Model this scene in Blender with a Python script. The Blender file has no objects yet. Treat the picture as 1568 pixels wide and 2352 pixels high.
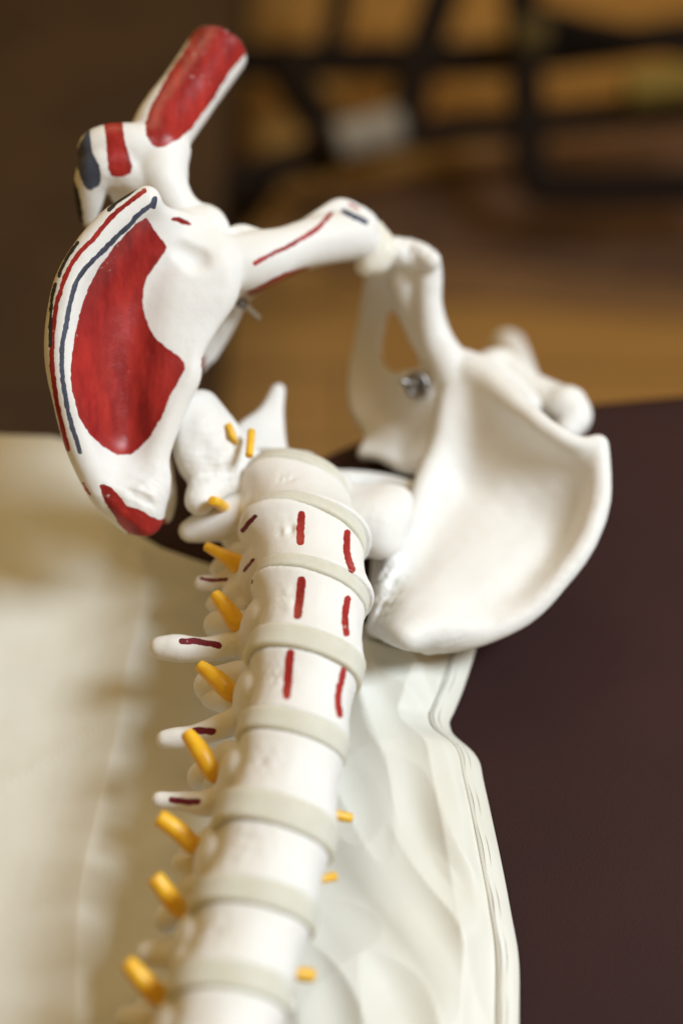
import bpy, bmesh, math, random
import numpy as np
from mathutils import Vector, noise as mnoise
random.seed(4); rng = np.random.RandomState(4)
sc = bpy.context.scene
col = sc.collection

# ------------------------------------------------------------ camera
PITCH = math.radians(50.0); CZ = 0.55; F = 1568*50/24.0
cd = bpy.data.cameras.new('camera'); cam = bpy.data.objects.new('camera', cd); col.objects.link(cam)
cam.location = (0, 0, CZ); cam.rotation_euler = (math.radians(90)-PITCH, 0, 0)
cd.sensor_fit = 'HORIZONTAL'; cd.sensor_width = 24; cd.lens = 50
cd.clip_start = 0.02; cd.clip_end = 60
cd.dof.use_dof = True; cd.dof.focus_distance = 0.592; cd.dof.aperture_fstop = 2.15
sc.camera = cam
sc.render.resolution_x = 682; sc.render.resolution_y = 1024

# ------------------------------------------------------------ light
w = bpy.data.worlds.new('World'); sc.world = w; w.use_nodes = True
bg = w.node_tree.nodes['Background']; bg.inputs[0].default_value = (1.0, .60, .15, 1); bg.inputs[1].default_value = .31
def area(name, loc, target, size, power, colr):
    l = bpy.data.lights.new(name, 'AREA'); l.shape = 'SQUARE'; l.size = size; l.energy = power; l.color = colr
    o = bpy.data.objects.new(name, l); col.objects.link(o); o.location = loc
    o.rotation_euler = (Vector(target)-Vector(loc)).to_track_quat('-Z', 'Y').to_euler(); return o
area('window_light', (1.10, .26, 1.36), (0, .42, .05), .55, 34, (.80, .90, .985))
area('room_light', (-.5, 2.6, 2.4), (.1, 2.6, -.7), 1.2, 20, (1, .80, .5))
vs = sc.view_settings
vs.view_transform = 'Standard'; vs.look = 'None'; vs.exposure = 0.0; vs.gamma = 1.0; vs.use_curve_mapping = False

# ------------------------------------------------------------ picture <-> place
C0 = np.array([0, 0, CZ]); FWD = np.array([0, math.cos(PITCH), -math.sin(PITCH)])
UP = np.array([0, math.sin(PITCH), math.cos(PITCH)]); RT = np.array([1., 0, 0])
def ray(x, y): return FWD + (x-784)/F*RT - (y-1176)/F*UP
def P(x, y, d): return C0 + d*ray(x, y)
def PZ(x, y, z):
    r = ray(x, y); return C0 + r*((z-CZ)/r[2])
def DZ(x, y, z):
    return (z-CZ)/ray(x, y)[2]
def proj(V):
    q = V-C0; d = q@FWD
    return 784+F*(q@RT)/d, 1176-F*(q@UP)/d, d

# ------------------------------------------------------------ materials
def mat(name):
    m = bpy.data.materials.new(name); m.use_nodes = True
    return m, m.node_tree, m.node_tree.nodes['Principled BSDF']
def N(nt, t, **k):
    n = nt.nodes.new(t)
    for a, b in k.items(): setattr(n, a, b)
    return n
def noise_n(nt, scale, detail=4, rough=.55, vec=None):
    n = N(nt, 'ShaderNodeTexNoise'); n.inputs['Scale'].default_value = scale
    n.inputs['Detail'].default_value = detail; n.inputs['Roughness'].default_value = rough
    if vec: nt.links.new(vec, n.inputs['Vector'])
    return n
def bump_n(nt, src, strength, dist, prev=None):
    b = N(nt, 'ShaderNodeBump'); b.inputs['Strength'].default_value = strength; b.inputs['Distance'].default_value = dist
    nt.links.new(src, b.inputs['Height'])
    if prev: nt.links.new(prev, b.inputs['Normal'])
    return b.outputs[0]
def ramp(nt, src, stops):
    r = N(nt, 'ShaderNodeValToRGB'); e = r.color_ramp.elements
    while len(e) < len(stops): e.new(.5)
    for i, (p, c) in enumerate(stops): e[i].position = p; e[i].color = (*c, 1)
    nt.links.new(src, r.inputs[0]); return r.outputs[0]
def objc(nt): return N(nt, 'ShaderNodeTexCoord').outputs['Object']

def bone_material(name, painted=False):
    m, nt, b = mat(name); L = nt.links; oc = objc(nt)
    n1 = noise_n(nt, 38, 5, .6, oc); n2 = noise_n(nt, 560, 6, .66, oc); n3 = noise_n(nt, 1500, 2, .5, oc)
    basec = ramp(nt, n1.outputs[0], [(.3, (.785, .775, .745)), (.62, (.83, .828, .81))])
    v = N(nt, 'ShaderNodeTexVoronoi'); v.inputs['Scale'].default_value = 260; L.new(oc, v.inputs['Vector'])
    # small pits gather in patches
    mask = ramp(nt, n1.outputs[0], [(.58, (0, 0, 0)), (.68, (1, 1, 1))])
    pit = ramp(nt, v.outputs['Distance'], [(.0, (0, 0, 0)), (.35, (1, 1, 1))])
    mx = N(nt, 'ShaderNodeMix', data_type='RGBA'); mx.inputs['A'].default_value = (1, 1, 1, 1)
    L.new(mask, mx.inputs['Factor']); L.new(pit, mx.inputs['B'])
    nrm = bump_n(nt, mx.outputs['Result'], .22, .0006)
    nrm = bump_n(nt, n2.outputs[0], .24, .0006, nrm)
    nrm = bump_n(nt, n3.outputs[0], .28, .0002, nrm)
    colo = basec; b.inputs['Roughness'].default_value = .52
    if painted:
        ro = None
        for att, c1, c2, sc_ in (('red', (.20, .010, .012), (.47, .034, .028), 1), ('blue', (.035, .042, .066), (.085, .10, .15), 1),
                                 ('black', (.02, .02, .022), (.05, .05, .05), 1), ('purple', (.12, .008, .02), (.20, .012, .03), 1),
                                 ('tan', (.60, .40, .22), (.70, .50, .30), 1)):  # tan: warm edge shading put into the colour
            a = N(nt, 'ShaderNodeAttribute'); a.attribute_name = att
            nn = noise_n(nt, 330, 3, .6, oc)
            md = N(nt, 'ShaderNodeMath', operation='MULTIPLY_ADD'); L.new(nn.outputs[0], md.inputs[0]); md.inputs[1].default_value = 8.0; 
            ad = N(nt, 'ShaderNodeMath', operation='SUBTRACT'); L.new(a.outputs['Fac'], ad.inputs[0]); ad.inputs[1].default_value = 4.0
            L.new(ad.outputs[0], md.inputs[2])
            mr = N(nt, 'ShaderNodeMapRange'); L.new(md.outputs[0], mr.inputs[0]); mr.inputs[1].default_value = -.7; mr.inputs[2].default_value = .7
            mp = N(nt, 'ShaderNodeMapping'); mp.inputs['Scale'].default_value = (3.2, .8, 1); L.new(oc, mp.inputs[0])
            str_ = noise_n(nt, 34, 7, .68, mp.outputs[0])
            pc = ramp(nt, str_.outputs[0], [(.34, c1), (.66, c2)])
            # worn flecks
            fl = noise_n(nt, 520, 3, .7, oc); fl2 = noise_n(nt, 30, 3, .5, oc)
            mu = N(nt, 'ShaderNodeMath', operation='MULTIPLY'); L.new(fl.outputs[0], mu.inputs[0]); L.new(fl2.outputs[0], mu.inputs[1])
            wr = ramp(nt, mu.outputs[0], [(.39, (1, 1, 1)), (.45, (.45, .45, .45))])
            ml = N(nt, 'ShaderNodeMath', operation='MULTIPLY'); L.new(mr.outputs[0], ml.inputs[0]); L.new(wr, ml.inputs[1])
            mm = N(nt, 'ShaderNodeMix', data_type='RGBA'); L.new(ml.outputs[0], mm.inputs['Factor']); L.new(colo, mm.inputs['A']); L.new(pc, mm.inputs['B'])
            colo = mm.outputs['Result']
            if att == 'red':
                mr2 = N(nt, 'ShaderNodeMapRange'); L.new(mr.outputs[0], mr2.inputs[0]); mr2.inputs[3].default_value = .52; mr2.inputs[4].default_value = .33
                L.new(mr2.outputs[0], b.inputs['Roughness'])
    L.new(colo, b.inputs['Base Color']); L.new(nrm, b.inputs['Normal'])
    b.inputs['Subsurface Weight'].default_value = .12; b.inputs['Subsurface Radius'].default_value = (1, .75, .45); b.inputs['Subsurface Scale'].default_value = .003
    b.inputs['Specular IOR Level'].default_value = .33
    return m
BONE = bone_material('painted_bone_plastic', True)
def simple(name, c, rough=.5, metal=0., sss=0, bump=None, c2=None, spec=.5):
    m, nt, b = mat(name); b.inputs['Roughness'].default_value = rough; b.inputs['Metallic'].default_value = metal
    b.inputs['Specular IOR Level'].default_value = spec
    oc = objc(nt); n = noise_n(nt, bump[0] if bump else 60, 5, .6, oc)
    c2 = c2 or tuple(x*.8 for x in c)
    nt.links.new(ramp(nt, n.outputs[0], [(.35, c2), (.65, c)]), b.inputs['Base Color'])
    if bump: nt.links.new(bump_n(nt, n.outputs[0], bump[1], bump[2]), b.inputs['Normal'])
    if sss: b.inputs['Subsurface Weight'].default_value = sss; b.inputs['Subsurface Radius'].default_value = (1, .8, .45); b.inputs['Subsurface Scale'].default_value = .006
    return m
DISC = simple('translucent_rubber', (.68, .675, .60), .55, sss=.8, c2=(.62, .61, .525), bump=(90, .1, .0004), spec=.3)
CART = simple('cartilage_rubber', (.80, .78, .70), .45, sss=.4, c2=(.77, .74, .64))
NERVE = simple('yellow_rubber', (.92, .55, .03), .38, sss=.15, c2=(.86, .45, .02), bump=(200, .15, .0004))
STEEL = simple('dark_steel', (.30, .28, .27), .3, 1., c2=(.2, .18, .17))
STEEL2 = simple('bright_steel', (.62, .60, .56), .3, 1.)

# ------------------------------------------------------------ field modelling: sampled balls and implicit bodies, meshed with surface nets
def cr(p, t):
    n = len(p); i = min(int(t), n-2); f = t-i
    a, b, c, d = p[max(i-1, 0)], p[i], p[i+1], p[min(i+2, n-1)]
    return .5*((2*b)+(-a+c)*f+(2*a-5*b+4*c-d)*f*f+(-a+3*b-3*c+d)*f**3)
def tube(pts, step=.0012):
    """pts: (x, y, depth, radius_px) -> balls"""
    q = np.array([[*P(x, y, d), r*d/F] for x, y, d, r in pts]); out = []
    for i in range(len(q)-1):
        n = max(2, int(np.linalg.norm(q[i+1, :3]-q[i, :3])/step))
        for k in range(n): out.append(cr(q, i+k/n))
    out.append(q[-1]); return np.array(out)
def wtube(pts, step=.0012):
    q = np.array([[*p, r] for p, r in pts], float); out = []
    for i in range(len(q)-1):
        n = max(2, int(np.linalg.norm(q[i+1, :3]-q[i, :3])/step))
        for k in range(n): out.append(cr(q, i+k/n))
    out.append(q[-1]); return np.array(out)
def sheet(rows, step=.0017):
    g = np.array([[[*P(x, y, d), r*d/F] for x, y, d, r in row] for row in rows])
    R, K = g.shape[:2]
    L1 = max(np.linalg.norm(g[1:, k, :3]-g[:-1, k, :3], axis=1).sum() for k in range(K))
    L2 = max(np.linalg.norm(g[k, 1:, :3]-g[k, :-1, :3], axis=1).sum() for k in range(R))
    n1, n2 = int(L1/step)+2, int(L2/step)+2; out = []
    for a in np.linspace(0, R-1, n1):
        rowp = cr(g, min(a, R-1-1e-6))
        for b in np.linspace(0, K-1, n2): out.append(cr(rowp, min(b, K-1-1e-6)))
    return np.array(out)
def blur(A, n):
    for _ in range(n):
        for ax in range(3):
            B = A.copy(); s1 = [slice(None)]*3; s2 = [slice(None)]*3
            s1[ax] = slice(1, None); s2[ax] = slice(None, -1)
            B[tuple(s1)] += A[tuple(s2)]; B[tuple(s2)] += A[tuple(s1)]
            c = [slice(None)]*3; c[ax] = slice(1, -1); A = A.copy(); A[tuple(c)] = B[tuple(c)]/3
    return A
def fnoise(X, Y, Z, s, seed):
    r = np.random.RandomState(seed); f = 0
    for _ in range(7):
        k = r.normal(size=3); k *= s*r.uniform(.6, 1.7)/np.linalg.norm(k)
        f = f+np.sin(X*k[0]+Y*k[1]+Z*k[2]+r.uniform(0, 6.28))
    return f/7
def field_mesh(balls, h=.0009, implicit=None, carve=None, clip=None, nb=2, rough=.0003, seed=1, extra=None, rsc=260, spots=()):
    m = 5*h; lo = []; hi = []
    if balls is not None and len(balls):
        lo.append((balls[:, :3]-balls[:, 3:4]).min(0)); hi.append((balls[:, :3]+balls[:, 3:4]).max(0))
    if extra is not None: lo.append(extra[0]); hi.append(extra[1])
    lo = np.min(lo, 0)-m*1.6; hi = np.max(hi, 0)+m*1.6
    n = np.ceil((hi-lo)/h).astype(int)+1
    A = np.full(n, m, np.float32)
    ax = [lo[i]+h*np.arange(n[i]) for i in range(3)]
    def stamp(bs, sign):
        for bx, by, bz, r in bs:
            R = r+m
            i0 = [max(0, int((c-R-lo[i])/h)) for i, c in enumerate((bx, by, bz))]
            i1 = [min(n[i], int((c+R-lo[i])/h)+2) for i, c in enumerate((bx, by, bz))]
            if min(i1[i]-i0[i] for i in range(3)) <= 0: continue
            dx = (ax[0][i0[0]:i1[0]]-bx)[:, None, None]; dy = (ax[1][i0[1]:i1[1]]-by)[None, :, None]; dz = (ax[2][i0[2]:i1[2]]-bz)[None, None, :]
            D = (np.sqrt(dx*dx+dy*dy+dz*dz)-r).astype(np.float32)
            V = A[i0[0]:i1[0], i0[1]:i1[1], i0[2]:i1[2]]
            if sign > 0: np.minimum(V, D, out=V)
            else: np.maximum(V, -D, out=V)
    if balls is not None: stamp(balls, 1)
    X, Y, Z = ax[0][:, None, None], ax[1][None, :, None], ax[2][None, None, :]
    if implicit is not None: A = np.minimum(A, implicit(X, Y, Z)).astype(np.float32)
    if carve is not None: stamp(carve, -1)
    A = np.clip(A, -m, m); A = blur(A, nb)
    if clip is not None:
        p, nn = clip; A = np.maximum(A, (X-p[0])*nn[0]+(Y-p[1])*nn[1]+(Z-p[2])*nn[2])
    if rough: A = A+rough*fnoise(X, Y, Z, rsc, seed)+rough*.8*fnoise(X, Y, Z, rsc*3.1, seed+5)
    for cx, cy, cz, rr, amp in spots:
        D = (X-cx)**2+(Y-cy)**2+(Z-cz)**2
        A = A+amp*np.exp(-D/(rr*rr))*(fnoise(X, Y, Z, 900, seed+9)+.7*fnoise(X, Y, Z, 1900, seed+11)+.35)
    A[0] = A[-1] = m; A[:, 0] = A[:, -1] = m; A[:, :, 0] = A[:, :, -1] = m
    # surface nets
    ins = A < 0; corners = [(i, j, k) for i in (0, 1) for j in (0, 1) for k in (0, 1)]
    s = [slice(None, -1), slice(1, None)]
    cnt = sum(ins[s[i], s[j], s[k]].astype(np.int8) for i, j, k in corners)
    cells = np.argwhere((cnt > 0) & (cnt < 8)); idx = -np.ones(np.array(n)-1, np.int64)
    idx[cells[:, 0], cells[:, 1], cells[:, 2]] = np.arange(len(cells))
    acc = np.zeros((len(cells), 3)); num = np.zeros(len(cells))
    for c in corners:
        for axi in range(3):
            if c[axi]: continue
            e = list(c); e[axi] = 1
            a = A[cells[:, 0]+c[0], cells[:, 1]+c[1], cells[:, 2]+c[2]]; b = A[cells[:, 0]+e[0], cells[:, 1]+e[1], cells[:, 2]+e[2]]
            x = (a < 0) != (b < 0); t = np.where(x, a/np.where(x, a-b, 1), 0)
            p = np.tile(np.array(c, float), (len(cells), 1)); p[:, axi] += t
            acc[x] += p[x]; num[x] += 1
    V = lo+h*(cells+acc/num[:, None]); Fs = []
    for axi in range(3):
        a, b = [(1, 2), (2, 0), (0, 1)][axi]
        s1 = [slice(1, -1)]*3; s2 = [slice(1, -1)]*3; s1[axi] = slice(0, -1); s2[axi] = slice(1, None)
        I1 = ins[tuple(s1)]; I2 = ins[tuple(s2)]
        e = np.argwhere(I1 != I2); off = np.array([1, 1, 1]); off[axi] = 0; g = e+off
        flip = ~I1[e[:, 0], e[:, 1], e[:, 2]]
        def cell(da, db):
            q = g.copy(); q[:, a] -= da; q[:, b] -= db; return idx[q[:, 0], q[:, 1], q[:, 2]]
        q = np.stack([cell(1, 1), cell(0, 1), cell(0, 0), cell(1, 0)], 1)
        q[flip] = q[flip][:, ::-1]; Fs.append(q)
    Q = np.concatenate(Fs); Q = Q[(Q >= 0).all(1)]
    return V, Q
def seg_d(x, y, pts):
    d = np.full(x.shape, 1e9)
    for (x0, y0), (x1, y1) in zip(pts[:-1], pts[1:]):
        vx, vy = x1-x0, y1-y0; t = np.clip(((x-x0)*vx+(y-y0)*vy)/max(vx*vx+vy*vy, 1e-9), 0, 1)
        d = np.minimum(d, np.hypot(x-x0-t*vx, y-y0-t*vy))
    return d
def inside(x, y, pts):
    r = np.zeros(x.shape, bool); n = len(pts)
    for i in range(n):
        (x0, y0), (x1, y1) = pts[i], pts[(i+1) % n]
        c = (y0 > y) != (y1 > y)
        r ^= c & (x < (x1-x0)*(y-y0)/(y1-y0+1e-12)+x0)
    return r
def smooth_poly(pts, closed=True, k=4):
    p = np.array(pts, float); n = len(p); out = []
    for i in range(n if closed else n-1):
        a, b, c, d = (p[(i-1) % n], p[i], p[(i+1) % n], p[(i+2) % n]) if closed else (p[max(i-1, 0)], p[i], p[i+1], p[min(i+2, n-1)])
        for j in range(k):
            f = j/k; out.append(.5*((2*b)+(-a+c)*f+(2*a-5*b+4*c-d)*f*f+(-a+3*b-3*c+d)*f**3))
    if not closed: out.append(p[-1])
    return [tuple(q) for q in out]
def link_mesh(name, V, Q, material, parent=None, smooth=True, origin=None):
    me = bpy.data.meshes.new(name); V = np.asarray(V, float)
    o = bpy.data.objects.new(name, me); col.objects.link(o)
    og = np.zeros(3) if origin is None else np.array(origin)
    me.from_pydata((V-og).tolist(), [], Q.tolist() if hasattr(Q, 'tolist') else Q); me.update()
    if smooth: me.polygons.foreach_set('use_smooth', [True]*len(me.polygons))
    me.materials.append(material)
    if parent:
        o.parent = parent; o.location = Vector(og)-world_loc(parent)
    else: o.location = og
    return o
def world_loc(o):
    v = Vector(o.location)
    while o.parent: o = o.parent; v = v+Vector(o.location)
    return v
def bone(name, V, Q, parent, marks=(), material=BONE):
    o = link_mesh(name, V, Q, material, parent, origin=V.mean(0)); me = o.data
    if len(marks):
        nn = np.zeros(len(V)*3); me.vertices.foreach_get('normal', nn); nn = nn.reshape(-1, 3)
        face = (nn*(C0-V)).sum(1)/np.linalg.norm(C0-V, axis=1)
        x, y, d = proj(V); A = {}
        for colr, kind, pts, hw in marks:
            if kind == 'line': sd = hw-seg_d(x, y, smooth_poly(pts, False))
            else:
                pp = smooth_poly(pts, True, 3) if kind == 'blob' else pts
                sd = seg_d(x, y, pp+[pp[0]]); sd = np.where(inside(x, y, pp), sd, -sd)
            sd = np.clip(sd, -14, 14); sd = np.where(face > -.08, sd, -14)
            A[colr] = np.maximum(A.get(colr, np.full(len(V), -14.)), sd)
        for k in ('red', 'blue', 'black', 'purple', 'tan'):
            at = me.attributes.new(k, 'FLOAT', 'POINT'); at.data.foreach_set('value', A.get(k, np.full(len(V), -14.)).astype(np.float32))
    else:
        for k in ('red', 'blue', 'black', 'purple', 'tan'):
            at = me.attributes.new(k, 'FLOAT', 'POINT'); at.data.foreach_set('value', np.full(len(V), -14., np.float32))
    return o
def tag(o, label=None, cat=None, group=None, kind=None):
    for k, v in (('label', label), ('category', cat), ('group', group), ('kind', kind)):
        if v: o[k] = v
def empty(name, loc=(0, 0, 0)):
    o = bpy.data.objects.new(name, None); o.empty_display_size = .05; col.objects.link(o); o.location = loc; return o
def pipe(name, pts, material, parent=None, seg=16, cap=True, rnd=0):
    """swept round bar, pts: (world point, radius)"""
    q = np.array([[*p, r] for p, r in pts], float)
    if rnd: q = np.array([cr(q, min(t, len(q)-1-1e-6)) for t in np.linspace(0, len(q)-1, (len(q)-1)*rnd+1)])
    V = []; n = len(q)
    ref = np.array([0, 0, 1.]) if abs((q[-1, :3]-q[0, :3])[2]) < .8*np.linalg.norm(q[-1, :3]-q[0, :3]) else np.array([1., 0, 0])
    rings = [(q[i], q[min(i+1, n-1), :3]-q[max(i-1, 0), :3]) for i in range(n)]
    full = []
    if cap:
        a, t = rings[0]; tt = t/np.linalg.norm(t)
        for ang in (80, 50, 25): full.append((np.append(a[:3]-tt*a[3]*.18*math.sin(math.radians(ang)), a[3]*(.02+.98*math.cos(math.radians(ang)) if ang == 80 else math.cos(math.radians(ang))**.45)), t))
    full += rings
    if cap:
        a, t = rings[-1]; tt = t/np.linalg.norm(t)
        for ang in (25, 50, 80): full.append((np.append(a[:3]+tt*a[3]*.18*math.sin(math.radians(ang)), a[3]*(math.cos(math.radians(ang))**.45 if ang < 80 else .2)), t))
    for a, t in full:
        t = t/np.linalg.norm(t); u = np.cross(t, ref); u /= np.linalg.norm(u); v = np.cross(u, t)
        for k in range(seg):
            an = 2*math.pi*k/seg; V.append(a[:3]+a[3]*(math.cos(an)*u+math.sin(an)*v))
    Q = [[i*seg+k, i*seg+(k+1) % seg, (i+1)*seg+(k+1) % seg, (i+1)*seg+k] for i in range(len(full)-1) for k in range(seg)]
    Q.append(list(range(seg))[::-1]); Q.append([(len(full)-1)*seg+k for k in range(seg)])
    V = np.array(V); return link_mesh(name, V, Q, material, parent, origin=V.mean(0))

# coordinate shorthands for the enlargements the outlines were read from
def z1(pts): return [(73.5+.3515*u, 36.7+.3515*v) for u, v in pts]
def z2(pts): return [(73.5+.3515*u, 496+.3515*v) for u, v in pts]
def z3(pts): return [(73.5+.3515*u, 863.5+.3515*v) for u, v in pts]
def z4(pts): return [(459.3+.3808*u, 404.2+.3808*v) for u, v in pts]

# ============================================================ SETTING
# floor
m, nt, b = mat('wood_floor'); oc = objc(nt)
br = N(nt, 'ShaderNodeTexBrick'); br.inputs['Scale'].default_value = 1.0; br.inputs['Brick Width'].default_value = 1.3; br.inputs['Row Height'].default_value = .13
br.inputs['Mortar Size'].default_value = .003; br.inputs['Color1'].default_value = (.40, .21, .055, 1); br.inputs['Color2'].default_value = (.32, .165, .045, 1); br.inputs['Mortar'].default_value = (.10, .05, .02, 1)
nt.links.new(oc, br.inputs['Vector'])
mp = N(nt, 'ShaderNodeMapping'); mp.inputs['Scale'].default_value = (1, 12, 1); nt.links.new(oc, mp.inputs[0]); gn = noise_n(nt, 6, 5, .6, mp.outputs[0])
mx = N(nt, 'ShaderNodeMix', data_type='RGBA', blend_type='MULTIPLY'); mx.inputs['Factor'].default_value = .35
nt.links.new(br.outputs[0], mx.inputs['A']); nt.links.new(ramp(nt, gn.outputs[0], [(.3, (.6, .6, .6)), (.7, (1.1, 1.1, 1.1))]), mx.inputs['B'])
nt.links.new(mx.outputs['Result'], b.inputs['Base Color']); b.inputs['Roughness'].default_value = .45
FZ = -.72
me_v = [(-7, -6, FZ), (7, -6, FZ), (7, 9, FZ), (-7, 9, FZ)]
fl = link_mesh('floor', np.array(me_v, float), [[0, 1, 2, 3]], m, smooth=False); tag(fl, kind='structure')

def box_obj(name, lo, hi, material, parent=None, bev=.01, seg=3):
    bm = bmesh.new(); bmesh.ops.create_cube(bm, size=1)
    lo = Vector(lo); hi = Vector(hi); c = (lo+hi)/2; s = hi-lo
    for v in bm.verts: v.co = Vector((v.co.x*s.x, v.co.y*s.y, v.co.z*s.z))
    if bev: bmesh.ops.bevel(bm, geom=bm.edges[:], offset=bev, segments=seg, profile=.5, affect='EDGES')
    me = bpy.data.meshes.new(name); bm.to_mesh(me); bm.free()
    o = bpy.data.objects.new(name, me); col.objects.link(o); me.materials.append(material)
    me.polygons.foreach_set('use_smooth', [True]*len(me.polygons)); me.update()
    if parent: o.parent = parent; o.location = c-world_loc(parent)
    else: o.location = c
    return o

# treatment table
LEATHER, nt, b = mat('brown_leatherette'); oc = objc(nt)
v = N(nt, 'ShaderNodeTexVoronoi'); v.inputs['Scale'].default_value = 900; nt.links.new(oc, v.inputs['Vector'])
n = noise_n(nt, 9, 4, .5, oc); n2 = noise_n(nt, 1600, 2, .5, oc)
nt.links.new(ramp(nt, n.outputs[0], [(.3, (.024, .0070, .0062)), (.7, (.034, .0102, .0088))]), b.inputs['Base Color'])
nt.links.new(bump_n(nt, n2.outputs[0], .3, .0002, bump_n(nt, v.outputs['Distance'], .3, .0003)), b.inputs['Normal'])
b.inputs['Roughness'].default_value = .7; b.inputs['Specular IOR Level'].default_value = .22
tbl = empty('treatment_table', (0, .2, FZ)); tag(tbl, 'dark brown leatherette treatment table under the skeleton model', 'treatment table')
far = [PZ(x, y, 0) for x, y in ((2300, 820), (1568, 885), (1350, 905), (1080, 935), (900, 955), (835, 985), (770, 1012), (715, 1040), (640, 1065), (520, 1070), (300, 1040), (0, 1020), (-500, 1010))]
out = [(p[0], p[1]) for p in far]+[(-.62, -.55), (.75, -.55)]
out[0] = (.75, out[0][1]); out[12] = (-.62, out[12][1])
bm = bmesh.new(); vs_ = [bm.verts.new((x, y, 0)) for x, y in out]; f = bm.faces.new(vs_)
if f.normal.z < 0: f.normal_flip()
f.normal_update()
r = bmesh.ops.extrude_face_region(bm, geom=[f])
for g in r['geom']:
    if isinstance(g, bmesh.types.BMVert): g.co.z -= .07
bmesh.ops.recalc_face_normals(bm, faces=bm.faces[:])
ed = [e for e in bm.edges if abs(e.verts[0].co.z-e.verts[1].co.z) < .001]
bmesh.ops.bevel(bm, geom=ed, offset=.014, segments=5, profile=.5, affect='EDGES')
me = bpy.data.meshes.new('padded_top'); bm.to_mesh(me); bm.free(); top = bpy.data.objects.new('padded_top', me); col.objects.link(top)
me.materials.append(LEATHER); top.parent = tbl; top.location = -Vector(tbl.location)
for pl in me.polygons: pl.use_smooth = abs(pl.normal.z) < .99
DARKWOOD = simple('dark_wood', (.05, .03, .02), .5, bump=(30, .1, .001))
box_obj('under_frame', (-.55, -.45, -.14), (.68, .30, -.0715), DARKWOOD, tbl)
for x in (-.5, .62):
    for y in (-.4, .24): box_obj('leg', (x-.03, y-.03, FZ), (x+.03, y+.03, -.142), DARKWOOD, tbl)

# cloth on the table -------------------------------------------------
CLOTH, nt, b = mat('white_coated_cloth'); oc = objc(nt)
n = noise_n(nt, 14, 4, .55, oc); n2 = noise_n(nt, 2200, 2, .5, oc); n3 = noise_n(nt, 26, 3, .5, oc)
nt.links.new(ramp(nt, n.outputs[0], [(.3, (.69, .68, .60)), (.7, (.75, .75, .69))]), b.inputs['Base Color'])
nt.links.new(bump_n(nt, n3.outputs[0], .25, .004, bump_n(nt, n2.outputs[0], .1, .0002)), b.inputs['Normal'])
b.inputs['Roughness'].default_value = .5; b.inputs['Sheen Weight'].default_value = .1
def tz(pts): return np.array([PZ(x, y, .003)[:2] for x, y in pts])
def resamp(p, n):
    p = np.asarray(p, float); L = np.r_[0, np.cumsum(np.linalg.norm(np.diff(p, axis=0), axis=1))]; t = np.linspace(0, L[-1], n)
    return np.stack([np.interp(t, L, p[:, k]) for k in range(2)], 1)
NS, NT = 420, 420
farc = tz([(-420, 1003), (0, 1000), (120, 1004), (190, 1020), (250, 1120), (310, 1225), (370, 1262), (480, 1298), (640, 1370), (850, 1440), (1000, 1478), (1095, 1484)])
hem = tz(smooth_poly([(1095, 1484), (1082, 1530), (1062, 1590), (1042, 1640), (1032, 1662), (1034, 1680), (1046, 1700), (1095, 1745), (1112, 1810), (1150, 1985), (1172, 2100), (1190, 2210), (1191, 2352), (1190, 2560)], False, 6))
near_y = hem[-1, 1]; left_x = farc[0, 0]
T_ = resamp(farc, NS); R_ = resamp(hem, NT); B_ = np.stack([np.linspace(left_x, hem[-1, 0], NS), np.full(NS, near_y)], 1); L_ = np.stack([np.full(NT, left_x), np.linspace(farc[0, 1], near_y, NT)], 1)
s = np.linspace(0, 1, NS)[None, :, None]; t = np.linspace(0, 1, NT)[:, None, None]
G = (1-t)*T_[None]+t*B_[None]+(1-s)*L_[:, None]+s*R_[:, None]-((1-s)*(1-t)*T_[0]+s*(1-t)*T_[-1]+(1-s)*t*B_[0]+s*t*B_[-1])
X, Y = G[..., 0], G[..., 1]
def ridge(pts, hgt, wd, sharp=1.4):
    d = seg_d(X, Y, [tuple(q) for q in resamp(tz(smooth_poly(pts, False, 6)), 24)])
    return hgt*np.exp(-(d/wd)**sharp)
def grid_noise(fn, st=4):
    g = np.array([[fn(X[i, j], Y[i, j]) for j in list(range(0, NS, st))+[NS-1]] for i in list(range(0, NT, st))+[NT-1]])
    ii = np.arange(NT); jj = np.arange(NS); gi = list(range(0, NT, st))+[NT-1]; gj = list(range(0, NS, st))+[NS-1]
    t1 = np.array([np.interp(jj, gj, r_) for r_ in g]); return np.array([np.interp(ii, gi, t1[:, k]) for k in range(NS)]).T
def nz(x, y, z=0.): return mnoise.noise(Vector((x, y, z)))
def creases(x, y):
    wx = x+.012*nz(x*16, y*16, 3.1); wy = y+.012*nz(x*16, y*16, 8.4)
    a_ = .42*wx-.91*wy; b_ = .91*wx+.42*wy
    r1 = 1-abs(nz(b_*24, a_*6, 1.7))*2.4; r2 = 1-abs(nz(b_*44+5, a_*14, 4.2))*2.6; r3 = 1-abs(nz(a_*30, b_*12, 9.9))*2.6
    return max(r1, -.4)*.0055+max(r2, -.4)*.0022+max(r3, -.4)*.0012+.005*nz(x*9, y*7, 2.2)
def soft(x, y):
    a_ = .80*x+.60*y; b_ = -.60*x+.80*y
    r1 = 1-abs(nz(b_*17, a_*5, 6.7))*2.0
    return max(r1, -.3)*.0018+.008*nz(x*8, y*6, 5.5)
wR = 1/(1+np.exp(-(X+.02)/.008))
H = .006+grid_noise(creases, 2)*wR+grid_noise(soft, 4)*(1-wR)
H += ridge([(330, 1300), (330, 1420), (295, 1560), (280, 1680), (240, 1850), (195, 2100), (190, 2400)], .007, .016)
H += ridge([(20, 1370), (180, 1310), (330, 1290)], .004, .018)
H += ridge([(835, 1560), (960, 1640), (1030, 1790), (1075, 2000), (1100, 2150)], .006, .012)+ridge([(850, 1510), (960, 1540), (1030, 1540)], .004, .008)
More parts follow.
